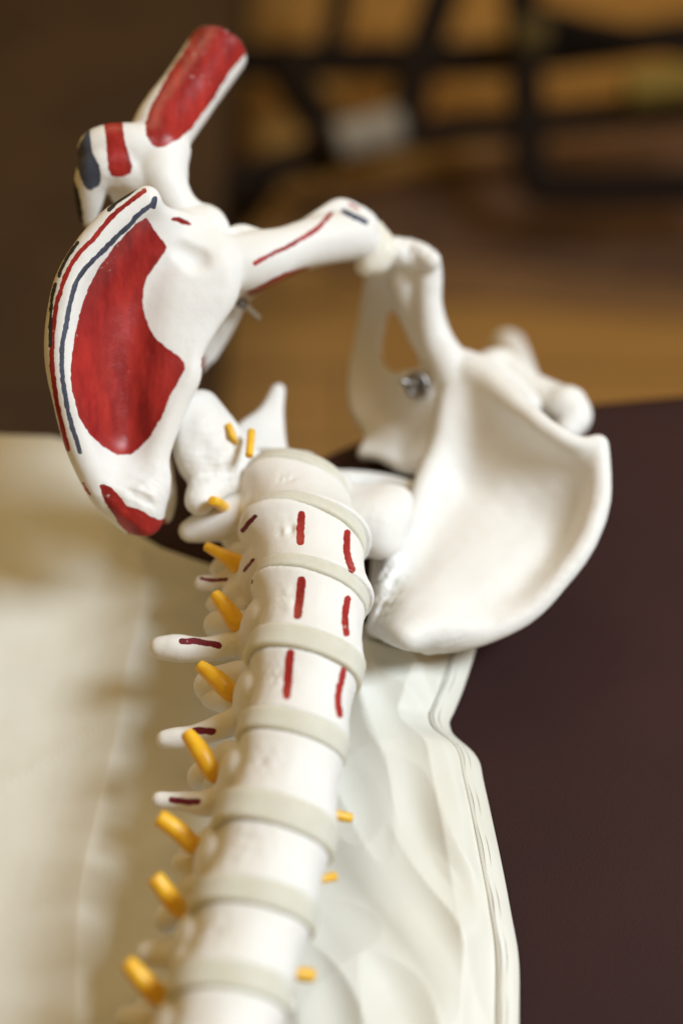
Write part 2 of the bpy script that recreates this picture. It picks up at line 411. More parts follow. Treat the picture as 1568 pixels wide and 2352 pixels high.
H = H.clip(0, .024)
edge = np.minimum(1, np.minimum((1-s[..., 0])*14+.10, t[..., 0]*10+.15)); H = .003+H*edge
Vc = np.stack([X, Y, H], -1).reshape(-1, 3)
Qc = np.array([[i*NS+j, (i+1)*NS+j, (i+1)*NS+j+1, i*NS+j+1] for i in range(NT-1) for j in range(NS-1)])
og = Vc.mean(0); og[2] = 0
cl = link_mesh('cloth', Vc, Qc, CLOTH, origin=og); sm = cl.modifiers.new('thickness', 'SOLIDIFY'); sm.thickness = .0012; sm.offset = -1
tag(cl, 'crumpled white coated cloth with a stitched hem, spread under the spine', 'cloth')
# hem strip and its stitched lines
def surf(sv, tv, dz=0):
    j = sv*(NS-1); i = tv*(NT-1); j0 = min(int(j), NS-2); i0 = min(int(i), NT-2); fj = j-j0; fi = i-i0
    g = np.concatenate([G, H[..., None]], 2)
    p = (g[i0, j0]*(1-fj)+g[i0, j0+1]*fj)*(1-fi)+(g[i0+1, j0]*(1-fj)+g[i0+1, j0+1]*fj)*fi
    return p+np.array([0, 0, dz])
G3 = np.concatenate([G, H[..., None]], 2)
def surf(sv, tv, dz=0):
    j = sv*(NS-1); i = tv*(NT-1); j0 = min(int(j), NS-2); i0 = min(int(i), NT-2); fj = j-j0; fi = i-i0
    return (G3[i0, j0]*(1-fj)+G3[i0, j0+1]*fj)*(1-fi)+(G3[i0+1, j0]*(1-fj)+G3[i0+1, j0+1]*fj)*fi+np.array([0, 0, dz])
hv = []; nn_ = 300
for i in range(nn_):
    tv = i/(nn_-1)
    for k, (sv, dz) in enumerate(((.974, .0002), (.9755, .0014), (.983, .0017), (.990, .0016), (.9985, .0014), (1.0, .0004))): hv.append(surf(sv, tv, dz))
hq = [[i*6+k, (i+1)*6+k, (i+1)*6+k+1, i*6+k+1] for i in range(nn_-1) for k in range(5)]
hv = np.array(hv); link_mesh('hem', hv, hq, CLOTH, cl, origin=hv.mean(0))
THREAD = simple('grey_thread', (.50, .48, .42), .8)
for sv in (.9785, .9855):
    pts = [(surf(sv, tv, .0014)+np.array([.0003*math.sin(tv*61+sv*900), 0, .00018*math.sin(tv*2600)]), .00026) for tv in np.linspace(.0, 1, 2000)]
    pipe('stitch_line', pts, THREAD, cl, seg=6, cap=False)

# ============================================================ SKELETON MODEL
sk = empty('skeleton_model', (-.02, .4, 0)); tag(sk, 'white plastic spine and pelvis model with red and blue painted muscle marks', 'anatomical model')

# ---- disc stations: x, y of centre, z of centre, half width px, yaw, roll, thickness
ST = [(680, 1122, .060, 124, 13, 13, .0085), (701, 1231, .071, 146, 14, 14, .0072), (714, 1362, .075, 139, 14, 14, .0068), (700, 1521, .076, 142, 12, 12, .0102),
      (672, 1700, .074, 133, 12, 12, .0092), (633, 1903, .072, 150, 13, 13, .0118), (582, 2092, .072, 152, 9, 9, .0095), (530, 2286, .074, 148, 7, 7, .0092), (478, 2510, .078, 148, 6, 6, .009), (430, 2720, .082, 148, 5, 5, .009)]
cen = np.array([PZ(x, y, z) for x, y, z, *_ in ST]); FR = []
for i, (x, y, z, hw, yw, rl, th) in enumerate(ST):
    T = cen[max(i-1, 0)]-cen[min(i+1, len(ST)-1)]; T /= np.linalg.norm(T)
    if i == 0: T = T+np.array([0, 0, .0]); T /= np.linalg.norm(T)
    U = np.array([1, -math.tan(math.radians(yw)), -math.tan(math.radians(rl))]); U /= np.linalg.norm(U)
    W = np.cross(U, T); W /= np.linalg.norm(W); T = np.cross(W, U)
    Ru = hw*DZ(x, y, z)/F; FR.append((cen[i], U, T, W, Ru, th))
def body_field(c0, c1, U, T, W, R0, R1, p0, n0, p1, n1, waist, rv=.74):
    ax = c1-c0; La = np.linalg.norm(ax); ax = ax/La
    def f(X, Y, Z):
        dx, dy, dz = X-c0[0], Y-c0[1], Z-c0[2]
        a = (dx*ax[0]+dy*ax[1]+dz*ax[2])/La; ac = np.clip(a, 0, 1)
        qx, qy, qz = dx-a*La*ax[0], dy-a*La*ax[1], dz-a*La*ax[2]
        u = qx*U[0]+qy*U[1]+qz*U[2]; v_ = qx*W[0]+qy*W[1]+qz*W[2]
        R = R0+(R1-R0)*ac; s_ = np.abs(2*ac-1); R = R*(1-waist*(1+1.1*np.clip(-u/R, 0, 1))*(1-s_**2.2))
        Rv = np.where(v_ > 0, R*rv, R*rv*.80)
        k = np.where(v_ > 0, 2.15, 2.7)
        rr = (np.abs(u/R)**k+np.abs(v_/Rv)**k)**(1/k)
        rad = (rr-1)*np.minimum(R, Rv)*1.05
        e0 = (X-p0[0])*n0[0]+(Y-p0[1])*n0[1]+(Z-p0[2])*n0[2]
        e1 = (X-p1[0])*n1[0]+(Y-p1[1])*n1[1]+(Z-p1[2])*n1[2]
        return np.maximum(np.maximum(rad, e0), e1)
    return f
def bbox(c0, c1, R): return (np.minimum(c0, c1)-R*1.05, np.maximum(c0, c1)+R*1.05)

MK = {1: [('purple', 'line', [(586, 1186), (572, 1200), (558, 1218)], 5.5), ('red', 'line', [(693, 1182), (690, 1212), (690, 1244)], 9), ('red', 'line', [(797, 1224), (796, 1250), (797, 1273), (808, 1309)], 8), ('purple', 'line', [(582, 1285), (560, 1311)], 3.5), ('purple', 'line', [(462, 1328), (485, 1333), (520, 1330)], 4)],
      2: [('purple', 'line', [(575, 1334), (553, 1360)], 6.5), ('red', 'line', [(692, 1334), (689, 1370), (683, 1413)], 10), ('red', 'line', [(799, 1376), (792, 1414), (795, 1454)], 8), ('purple', 'line', [(417, 1473), (451, 1473), (502, 1483)], 7.5)],
      3: [('purple', 'line', [(554, 1507), (537, 1534)], 7), ('red', 'line', [(666, 1502), (662, 1550), (658, 1597)], 10), ('red', 'line', [(790, 1538), (776, 1600), (780, 1642)], 7.5), ('purple', 'line', [(447, 1678), (488, 1680)], 8)],
      4: [('purple', 'line', [(527, 1690), (512, 1711)], 7.5), ('purple', 'line', [(394, 1838), (425, 1842), (455, 1842)], 7.5)]}
# left transverse process paths: (x, y, dz above table, r px)
TP = {0: [(595, 1150, .054, 44), (530, 1188, .053, 48), (480, 1206, .052, 40), (437, 1219, .051, 27)],
      1: [(600, 1290, .053, 36), (545, 1318, .050, 26), (500, 1337, .047, 20), (463, 1339, .046, 19)],
      2: [(590, 1455, .054, 40), (535, 1480, .052, 32), (470, 1492, .049, 29), (410, 1490, .049, 33), (368, 1488, .049, 27)],
      3: [(580, 1640, .055, 38), (520, 1665, .053, 32), (450, 1690, .049, 26), (400, 1697, .049, 26), (380, 1699, .049, 23)],
      4: [(540, 1820, .057, 40), (475, 1845, .054, 32), (420, 1842, .049, 23), (365, 1838, .049, 20)],
      5: [(500, 2010, .052, 30), (450, 2000, .049, 32), (415, 1985, .048, 24)],
      6: [(450, 2200, .056, 34), (400, 2195, .052, 36), (340, 2192, .050, 30)],
      7: [(400, 2390, .056, 36), (330, 2350, .050, 34), (290, 2340, .048, 26)], 8: [(350, 2600, .056, 36), (280, 2560, .050, 34)]}
# articular knobs on the left: (x, y, z, r)
KN = {0: [[(545, 1215, .045, 30), (540, 1240, .042, 26)]],
      1: [[(550, 1275, .045, 26), (505, 1305, .040, 20)], [(560, 1395, .045, 26), (492, 1388, .040, 17)], [(540, 1370, .046, 28), (560, 1330, .048, 30)]],
      2: [[(565, 1440, .046, 32), (500, 1436, .040, 28)], [(550, 1560, .048, 36), (485, 1575, .041, 34)]],
      3: [[(540, 1610, .046, 30), (490, 1600, .040, 26)], [(530, 1740, .048, 34), (465, 1785, .041, 30)]],
      4: [[(510, 1790, .046, 30), (480, 1800, .040, 24)], [(500, 1930, .048, 34), (440, 1960, .041, 26)]],
      5: [[(470, 2060, .046, 30), (385, 2112, .041, 28)], [(450, 2040, .046, 34), (400, 2070, .042, 28)]],
      6: [[(430, 2230, .050, 34), (424, 2200, .070, 19)], [(400, 2280, .046, 34), (330, 2330, .042, 26)]], 7: [], 8: []}
for k_ in KN: KN[k_] = [[(x, y, z+.003, r*1.2) for x, y, z, r in q] for q in KN[k_]]
def zt(pts): return tube([(x, y, DZ(x, y, z), r) for x, y, z, r in pts])
# nerves: tip (x,y,z,r) -> root
NV = {0: [(488, 1150, .076, 10), (504, 1158, .068, 12), (530, 1178, .050, 12)],
      1: [(474, 1255, .060, 10), (515, 1277, .060, 15), (550, 1299, .057, 22), (575, 1310, .052, 16)],
      2: [(494, 1366, .062, 13), (522, 1400, .061, 19), (548, 1436, .058, 20), (570, 1448, .052, 13)],
      3: [(459, 1529, .064, 13), (498, 1560, .063, 20), (529, 1590, .059, 20), (555, 1600, .052, 13)],
      4: [(430, 1686, .066, 15), (462, 1730, .065, 21), (490, 1778, .060, 18), (515, 1790, .052, 12)],
      5: [(365, 1878, .068, 18), (410, 1910, .064, 20), (446, 1942, .058, 20), (490, 1950, .048, 16)],
      6: [(355, 2016, .070, 18), (382, 2052, .066, 20), (410, 2085, .060, 20), (450, 2110, .050, 16)],
      7: [(292, 2210, .072, 17), (330, 2255, .068, 22), (368, 2290, .062, 22), (420, 2310, .052, 16)], 8: [(240, 2420, .070, 20), (300, 2480, .066, 22), (360, 2520, .060, 22)]}
NR = {4: [(760, 1870, .058, 12), (792, 1877, .056, 12), (806, 1879, .055, 11)], 5: [(730, 2022, .058, 9), (757, 2016, .056, 11), (769, 2014, .055, 11)],
      6: [(670, 2236, .058, 15), (705, 2240, .056, 17), (718, 2242, .055, 15)], 7: [(620, 2440, .058, 15), (668, 2450, .055, 15)]}
for k in range(len(ST)-1):
    c0, U0, T0, W0, R0, t0 = FR[k]; c1, U1, T1, W1, R1, t1 = FR[k+1]
    U = U0+U1; U /= np.linalg.norm(U); T = T0+T1; W = np.cross(U, T); W /= np.linalg.norm(W)
    f = body_field(c0, c1, U, T, W, R0*1.015, R1*1.015, c0-T0*t0/2, T0, c1+T1*t1/2, -T1, .13)
    mid = (c0+c1)/2; Rm = (R0+R1)/2
    balls = [zt(TP[k])] if k in TP else []
    for kn in KN.get(k, []): balls.append(zt(kn))
    # link of process and body, arch, spinous process and the far side's process
    tp0 = zt(TP[k])[0, :3]
    balls.append(wtube([(mid-U*Rm*.60-W*Rm*.30+T*.002, .0105), (tp0*.5+(mid-U*Rm*.6-W*Rm*.5)*.5, .0095), (tp0, .0075)]))
    balls.append(wtube([(mid-U*Rm*.66-W*Rm*.35+T*.004, .009), (mid-U*Rm*.72-W*Rm*.75+T*.003, .009), (mid-U*Rm*.6-W*Rm*1.2, .008)]))
    for sgn in (-1, 1):
        balls.append(wtube([(mid+sgn*U*Rm*.55-W*Rm*.6, .0065), (mid+sgn*U*Rm*.55-W*Rm*1.25, .006), (mid-W*Rm*1.75-T*.002, .004)]))
    balls.append(wtube([(mid-W*Rm*1.6, .0045), (mid-W*(Rm*1.6+.012)-T*.001, .004), (mid-W*(Rm*1.6+.020), .0045)]))
    balls.append(wtube([(mid+U*Rm*.6-W*Rm*.85, .006), (mid+U*Rm*.7-W*Rm*1.25, .0045), (mid+U*Rm*.85-W*Rm*1.6, .0045)]))
    bl = np.concatenate(balls); bl[:, 2] = np.maximum(bl[:, 2], bl[:, 3]+.006)
    V, Q = field_mesh(bl, h=.00075, implicit=f, extra=bbox(c0, c1, Rm), nb=2, rough=.00015, seed=10+k, rsc=300, spots=[(*(mid-U*Rm*.45+W*Rm*.62), .0055, .0011), (*(mid-U*Rm*.85-W*Rm*.9), .008, .0006), (*(mid+U*Rm*.8), .008, .0003)])
    ver = bone('vertebra', V, Q, sk, MK.get(k, []))
    if k in NV:
        pipe('nerve_root', [(PZ(x, y, z), r*1.1*DZ(x, y, z)/F) for x, y, z, r in NV[k]], NERVE, ver, seg=20, rnd=5)
    if k in NR: pipe('nerve_root', [(PZ(x, y, z), r*DZ(x, y, z)/F) for x, y, z, r in NR[k]], NERVE, ver, seg=16, rnd=4)
for k, (c, U, T, W, R, t) in enumerate(FR[:-1]):
    f = body_field(c-T*t/2, c+T*t/2, U, T, W, R*.985, R*.985, c+T*(t/2+.0002), T, c-T*(t/2+.0002), -T, .0)
    V, Q = field_mesh(None, h=.00075, implicit=f, extra=bbox(c-T*t/2, c+T*t/2, R), nb=1, rough=0)
    link_mesh('intervertebral_disc', V, Q, DISC, sk, origin=c)

# ---- sacrum
c, U, T, W, R, t = FR[0]
b_ = [wtube([(c+T*(t/2+.010)-W*.002, .013), (c+T*.030-W*.012, .013), (c+T*.05-W*.022, .010)]),
      wtube([(c+T*(t/2+.009)-U*.011-W*.002, .0105), (c+T*.022-U*.015-W*.010, .013)]), wtube([(c+T*(t/2+.009)+U*.011-W*.002, .0105), (c+T*.022+U*.015-W*.010, .013)]),
      sheet([[(432, 935, .642, 34), (455, 932, .645, 38), (470, 925, .650, 30)], [(430, 1000, .640, 38), (467, 990, .642, 44), (505, 985, .650, 40)],
             [(447, 1060, .640, 42), (495, 1050, .645, 46), (550, 1045, .655, 40)], [(475, 1100, .645, 40), (530, 1100, .650, 46), (590, 1090, .660, 42)]]),
      tube([(540, 1105, .655, 45), (500, 1100, .646, 44), (470, 1130, .638, 42), (458, 1150, .634, 35)]),
      sheet([[(760, 1150, .668, 40), (830, 1152, .665, 42), (890, 1150, .662, 40), (915, 1150, .662, 34)], [(770, 1200, .662, 40), (830, 1195, .655, 50), (880, 1190, .652, 50), (910, 1180, .656, 36)], [(800, 1240, .660, 40), (850, 1238, .652, 44), (880, 1240, .650, 44), (895, 1225, .656, 34)]]),
      tube([(740, 1120, .69, 40), (800, 1110, .700, 32), (880, 1115, .700, 28), (940, 1125, .690, 24)]),
      # lower blade of the sacrum seen through the inlet
      sheet([[(632, 893, .700, 12), (640, 890, .700, 13), (645, 893, .700, 12)], [(605, 945, .695, 14), (622, 940, .697, 16), (640, 940, .697, 13)], [(548, 990, .685, 14), (600, 985, .690, 18), (642, 990, .693, 14)], [(560, 1045, .680, 20), (600, 1040, .683, 22), (645, 1035, .686, 16)]])]
V, Q = field_mesh(np.concatenate(b_), h=.0009, nb=3, rough=.00015, seed=77, carve=tube([(461, 1026, .628, 4), (464, 1029, .634, 5)]), spots=[(*P(480, 1080, .635), .012, .0007), (*P(450, 980, .630), .010, .0004), (*P(540, 1090, .638), .010, .0008), (*P(860, 1180, .640), .012, .0004)])
sac = bone('sacrum', V, Q, sk)
pipe('nerve_root', [(P(577, 990, .642), .0018), (P(572, 1046, .632), .0018)], NERVE, sac, seg=14)
pipe('nerve_root', [(P(524, 975, .640), .0015), (P(534, 1000, .638), .0017), (P(541, 1016, .642), .0013)], NERVE, sac, seg=14)

# ---- hip bone on the painted side
rows = [[(338, 458, .606, 28), (356, 478, .612, 24), (380, 498, .620, 24), (420, 512, .630, 28), (455, 530, .640, 40)],
        [(250, 520, .603, 31), (300, 558, .614, 24), (355, 590, .623, 26), (420, 590, .628, 34), (495, 600, .636, 55)],
        [(172, 625, .600, 32), (235, 660, .614, 20), (320, 690, .624, 18), (400, 685, .626, 30), (505, 665, .634, 45)],
        [(144, 725, .600, 32), (210, 760, .614, 18), (300, 785, .624, 16), (385, 770, .626, 26), (470, 740, .632, 34)],
        [(139, 825, .602, 32), (205, 850, .615, 18), (290, 860, .625, 16), (375, 840, .627, 24), (440, 808, .630, 28)],
        [(155, 915, .605, 30), (215, 940, .617, 18), (290, 950, .627, 16), (360, 930, .628, 24), (430, 865, .630, 32)],
        [(177, 1005, .609, 29), (225, 1020, .620, 20), (290, 1030, .628, 20), (345, 1010, .629, 26), (400, 925, .630, 34)],
        [(207, 1080, .614, 28), (250, 1090, .620, 28), (290, 1100, .623, 30), (335, 1090, .626, 32), (362, 1040, .628, 30)],
        [(243, 1145, .620, 26), (275, 1150, .620, 34), (305, 1155, .622, 38), (335, 1145, .624, 38), (362, 1110, .628, 32)],
        [(300, 1198, .628, 25), (315, 1200, .626, 30), (330, 1200, .626, 34), (342, 1192, .628, 34), (352, 1170, .630, 28)]]
rows = [[(*q[0][:3], q[0][3]+5)]+q[1:] for q in rows]
b_ = [sheet(rows),
      tube([(420, 560, .640, 55), (480, 590, .642, 62), (540, 605, .645, 66), (600, 592, .650, 64), (650, 576, .656, 54), (700, 560, .663, 54), (750, 548, .669, 57), (800, 540, .675, 58), (828, 548, .678, 46)]),
      tube([(543, 548, .655, 30), (556, 548, .655, 34), (600, 562, .657, 34)]), tube([(700, 525, .668, 22), (745, 490, .672, 18), (780, 474, .675, 20), (815, 488, .678, 22), (848, 510, .682, 22), (846, 545, .682, 26)]),
      tube([(425, 515, .640, 42), (465, 534, .645, 64)]),
      tube([(372, 1060, .643, 24), (385, 1140, .650, 22), (378, 1185, .655, 20)]),
      # ischium under the brim
      tube([(520, 650, .66, 45), (530, 700, .690, 30), (505, 760, .700, 26), (478, 820, .700, 18)]), tube([(520, 650, .66, 45), (490, 700, .69, 45), (470, 800, .695, 22), (464, 850, .700, 10)]),
      tube([(530, 700, .69, 20), (600, 650, .71, 16), (700, 605, .71, 14), (800, 580, .69, 18)])]
V, Q = field_mesh(np.concatenate(b_), h=.00085, nb=3, rough=.0001, seed=31, rsc=260, carve=tube([(430, 570, .6145, 52), (455, 585, .6165, 50)]), spots=[(*P(310, 1165, .610), .012, .0011), (*P(355, 1130, .612), .010, .0012), (*P(240, 1110, .600), .010, .0006), (*P(850, 520, .68), .012, .0006), (*P(200, 600, .585), .012, .00012)])
marks = [('red', 'poly', z2([(745, 8), (800, 85), (882, 205), (830, 290), (760, 385), (725, 470), (722, 570), (745, 680), (800, 790), (880, 860), (960, 915), (995, 960), (1000, 1000), (960, 1070), (900, 1180), (850, 1310), (780, 1430), (700, 1520), (640, 1560), (560, 1562), (470, 1510), (380, 1430), (310, 1320), (285, 1230), (258, 1120), (252, 1000), (262, 900), (285, 750), (320, 600), (370, 460), (440, 330), (520, 220), (600, 130), (680, 50)]), 0),
         ('blue', 'line', z1([(800, 1200), (760, 1250), (690, 1300)])+z2([(640, 55), (560, 130), (450, 240), (350, 340), (290, 430), (250, 560), (225, 700), (200, 830), (195, 950), (200, 1060), (215, 1160), (232, 1260), (260, 1370), (290, 1460), (315, 1545)]), 5.5),
         ('blue', 'line', z1([(800, 1195), (790, 1240)]), 7),
         ('red', 'line', z1([(735, 1140), (680, 1180), (600, 1240), (530, 1300)])+z2([(480, 50), (400, 150), (320, 230), (250, 330), (205, 430), (180, 510), (160, 570), (145, 680), (132, 800), (130, 950), (140, 1060), (155, 1180), (178, 1290), (203, 1400), (235, 1525)]), 5.5),
         ('black', 'line', z1([(700, 1105), (620, 1170), (540, 1230), (500, 1270)]), 4.5), ('black', 'line', z2([(300, 170), (240, 255), (198, 330), (175, 395)]), 4), ('black', 'line', z2([(154, 440), (135, 510), (125, 600), (120, 700), (118, 850)]), 4),
         ('red', 'poly', z3([(440, 715), (460, 705), (520, 730), (580, 790), (620, 855), (700, 870), (780, 920), (840, 940), (880, 925), (880, 1000), (820, 1070), (750, 1095), (700, 1070), (640, 1040), (570, 970), (520, 890), (480, 830), (455, 770)]), 0),
         ('red', 'line', z3([(335, 700), (355, 740), (378, 775)]), 3), ('red', 'blob', z1([(905, 1325), (960, 1310), (1050, 1360), (980, 1358)]), 0),
         ('red', 'line', z4([(790, 225), (700, 320), (620, 370), (520, 430), (450, 460), (330, 525)]), 5.0), ('blue', 'line', z4([(865, 212), (1000, 276)]), 6.5),
         ('red', 'line', z4([(640, 560), (500, 605), (400, 655), (290, 712)]), 6), ('red', 'line', z4([(900, 165), (955, 198)]), 2.8),
         ('red', 'line', [(466, 822), (466, 845)], 4)]
hipL = bone('hip_bone', V, Q, sk, marks); hipL['label'] = 'hip bone with red fossa patch and blue and red crest lines'
pipe('screw', [(P(556, 688, .668), .0018), (P(572, 708, .672), .0014), (P(596, 730, .674), .0013)], STEEL2, hipL, seg=14)
pipe('nut', [(P(548, 690, .664), .0028), (P(560, 697, .667), .0028)], STEEL, hipL, seg=6)

# ---- femur stump, painted side
b_ = [tube([(540, 56, .690, 68), (495, 124, .682, 68), (435, 210, .668, 68), (375, 295, .655, 70), (362, 345, .648, 72)], .002),
      tube([(366, 350, .648, 70), (366, 395, .645, 66), (384, 440, .643, 52), (415, 490, .645, 50), (455, 530, .650, 60), (462, 532, .652, 66)], .002),
      tube([(378, 345, .648, 60), (310, 340, .642, 58), (262, 335, .640, 52), (228, 345, .640, 50)], .002), tube([(280, 370, .640, 50), (235, 380, .638, 48), (213, 410, .640, 42), (205, 460, .645, 32), (202, 500, .650, 22)], .002),
      tube([(366, 390, .648, 60), (330, 410, .645, 55), (290, 395, .642, 50), (270, 400, .642, 45)], .002), tube([(330, 420, .650, 45), (290, 440, .650, 40)], .002)]
tip = P(498, 112, .684); dirn = P(520, 68, .690)-P(400, 300, .657); dirn /= np.linalg.norm(dirn)
V, Q = field_mesh(np.concatenate(b_), h=.0009, nb=3, rough=.00025, seed=51, clip=(tip, dirn), rsc=220, spots=[(*P(250, 400, .625), .015, .0003)])
marks = [('red', 'poly', z1([(1060, 60), (1150, 20), (1300, 30), (1420, 120), (1420, 220), (1330, 320), (1290, 370), (1230, 470), (1180, 550), (1110, 640), (1040, 740), (960, 800), (880, 845), (820, 858), (780, 840), (745, 770), (740, 700), (770, 600), (830, 490), (900, 360), (960, 270), (1020, 180)]), 0),
         ('red', 'poly', z1([(465, 670), (590, 670), (600, 780), (620, 860), (655, 980), (640, 1030), (580, 1050), (520, 1040), (497, 1000), (490, 900), (480, 800)]), 0),
         ('blue', 'blob', z1([(375, 735), (385, 830), (400, 900), (440, 980), (450, 1070), (420, 1120), (370, 1135), (330, 1090), (300, 1000), (290, 900), (320, 820)]), 0),
         ('black', 'blob', z1([(250, 1040), (300, 1130), (330, 1280), (335, 1360), (310, 1350), (260, 1200)]), 0),
         ('tan', 'line', z1([(600, 645), (790, 400), (1000, 110)]), 8), ('red', 'line', z1([(1045, 855), (1075, 815)]), 5)]  # tan line paints the warm shading along the shaft's left edge
fem = bone('femur', V, Q, sk, marks); fem['label'] = 'painted femur stump with red shaft patch'

# ---- pubic symphysis
V, Q = field_mesh(np.concatenate([tube([(862, 525, .684, 22), (856, 560, .680, 30), (845, 600, .682, 30), (838, 612, .684, 24)]), tube([(875, 548, .686, 26), (880, 575, .684, 32), (868, 600, .684, 30)])]), h=.0009, nb=3, rough=.0003, seed=5)
link_mesh('pubic_cartilage', V, Q, CART, sk, origin=V.mean(0))

# ---- hip bone, plain side
rows = [[(1060, 850, .700, 50), (1120, 880, .700, 46), (1190, 935, .692, 30), (1255, 985, .682, 24), (1325, 1022, .668, 22), (1372, 1022, .655, 26)],
        [(1035, 930, .695, 42), (1110, 960, .704, 34), (1190, 1010, .702, 22), (1270, 1050, .694, 18), (1335, 1080, .678, 18), (1378, 1090, .652, 26)],
        [(1015, 1020, .690, 38), (1100, 1050, .703, 28), (1180, 1090, .704, 20), (1260, 1130, .697, 17), (1330, 1160, .679, 18), (1374, 1165, .649, 26)],
        [(985, 1085, .684, 36), (1070, 1120, .696, 26), (1150, 1165, .697, 20), (1225, 1205, .691, 17), (1295, 1245, .673, 18), (1342, 1252, .644, 25)],
        [(960, 1150, .676, 34), (1035, 1190, .686, 26), (1105, 1230, .687, 20), (1170, 1275, .681, 17), (1230, 1320, .665, 18), (1282, 1335, .639, 25)],
        [(940, 1220, .667, 32), (1000, 1255, .675, 26), (1055, 1295, .675, 22), (1110, 1335, .669, 19), (1165, 1382, .655, 20), (1215, 1403, .635, 26)],
        [(915, 1290, .657, 30), (960, 1320, .663, 26), (1005, 1350, .663, 24), (1045, 1385, .658, 22), (1100, 1420, .646, 22), (1140, 1445, .631, 27)],
        [(890, 1360, .648, 28), (925, 1380, .650, 28), (955, 1405, .650, 28), (990, 1430, .645, 26), (1030, 1452, .638, 26), (1062, 1468, .630, 28)],
        [(860, 1440, .642, 30), (890, 1446, .642, 30), (915, 1458, .640, 30), (940, 1466, .638, 30), (960, 1472, .636, 28), (985, 1478, .632, 28)]]
for row in rows:
    row[0] = (*row[0][:2], row[0][2]+.003, row[0][3]-8)
    for i_, dd in ((1, .007), (2, .020), (3, .023), (4, .014)): row[i_] = (*row[i_][:2], row[i_][2]-dd, row[i_][3])
for k_ in (1, 2): rows[k_] = [rows[k_][0]]+[(q[0], q[1], q[2]-.004, q[3]+3) for q in rows[k_][1:5]]+[rows[k_][5]]
b_ = [sheet(rows),
      tube([(890, 575, .690, 34), (935, 582, .692, 36), (975, 600, .695, 34), (982, 640, .698, 33), (984, 700, .702, 32), (1000, 780, .706, 40), (1035, 850, .704, 50), (1060, 900, .702, 50)]),
      tube([(915, 575, .690, 26), (955, 573, .688, 22), (990, 598, .686, 24)]), tube([(930, 590, .70, 40), (930, 640, .705, 44), (945, 700, .710, 32), (970, 760, .716, 28), (995, 830, .716, 32)]),
      tube([(1060, 850, .71, 50), (1110, 870, .715, 50), (1160, 890, .715, 42), (1210, 930, .706, 34)]),
      sheet([[(880, 575, .695, 30), (930, 580, .693, 34), (980, 600, .695, 32)], [(872, 615, .708, 28), (925, 615, .704, 34), (984, 625, .699, 32)], [(858, 655, .722, 24), (915, 660, .712, 28), (985, 665, .702, 30)]]),
      sheet([[(856, 645, .722, 22), (900, 650, .712, 24), (945, 650, .708, 26), (985, 655, .702, 28)], [(838, 740, .745, 18), (880, 740, .733, 16), (935, 740, .714, 20), (990, 745, .704, 26)],
             [(820, 840, .757, 20), (870, 840, .742, 16), (935, 840, .718, 18), (998, 840, .706, 26)], [(820, 935, .752, 20), (875, 940, .737, 16), (940, 940, .716, 18), (1002, 940, .704, 26)],
             [(850, 1000, .736, 16), (890, 1005, .722, 15), (945, 1005, .712, 18), (1000, 1000, .700, 24)], [(833, 1043, .722, 15), (880, 1050, .712, 14), (930, 1072, .702, 18), (980, 1070, .692, 24)]]),
      tube([(905, 1290, .655, 24), (880, 1370, .648, 26), (868, 1440, .642, 26)]),
      sheet([[(868, 1290, .672, 18), (900, 1290, .664, 22)], [(864, 1370, .664, 18), (890, 1370, .655, 22)], [(858, 1450, .648, 18), (880, 1450, .644, 22)]])]
hole = [(898, 708), (877, 787), (880, 830), (905, 852), (940, 846), (966, 838), (938, 787), (915, 735)]
hx, hy = np.meshgrid(np.arange(865, 980, 4.), np.arange(700, 862, 4.)); hx = hx.ravel(); hy = hy.ravel()
ok = inside(hx, hy, hole) & (seg_d(hx, hy, hole+[hole[0]]) > 2)
cv = np.array([[*P(x, y, d), 8.5*d/F] for x, y in zip(hx[ok], hy[ok]) for d in np.arange(.695, .785, .003)])
V, Q = field_mesh(np.concatenate(b_), h=.0009, nb=3, rough=.00018, seed=61, rsc=240, carve=cv, spots=[(*P(960, 575, .685), .010, .0007), (*P(900, 570, .688), .010, .0007), (*P(878, 1340, .648), .010, .0017), (*P(868, 1400, .642), .009, .0017), (*P(905, 1450, .636), .008, .0012), (*P(970, 1478, .628), .008, .0009), (*P(1040, 1480, .623), .007, .0006), (*P(1380, 1150, .640), .012, .0003), (*P(1300, 1340, .630), .012, .0003)])
hipR = bone('hip_bone', V, Q, sk); hipR['label'] = 'unpainted white hip bone with open obturator hole'
# wing screw
th = []
for a in range(25): th.append((P(957+21*math.cos(a/24*6.2832), 885+24*math.sin(a/24*6.2832), .700), .0018))
pipe('wing_nut', th, STEEL, hipR, seg=10, cap=False)
pipe('screw', [(P(922, 875, .694), .0013), (P(950, 884, .698), .0022), (P(972, 890, .706), .0028)], STEEL, hipR, seg=12)
# far femur head
b_ = [tube([(1110, 870, .735, 50), (1145, 850, .745, 52), (1200, 900, .735, 55), (1260, 930, .725, 56), (1300, 945, .715, 55)], .002), tube([(1300, 935, .715, 52), (1318, 960, .710, 42), (1300, 990, .705, 30)], .002),
      tube([(1200, 900, .735, 50), (1180, 840, .80, 45), (1165, 800, .87, 42)], .002)]
V, Q = field_mesh(np.concatenate(b_), h=.001, nb=3, rough=.0004, seed=71, rsc=200, carve=tube([(1282, 962, .688, 22), (1296, 975, .690, 20)]))
fr = bone('femur', V, Q, sk); fr['label'] = 'plain white femur head behind the unpainted hip bone'

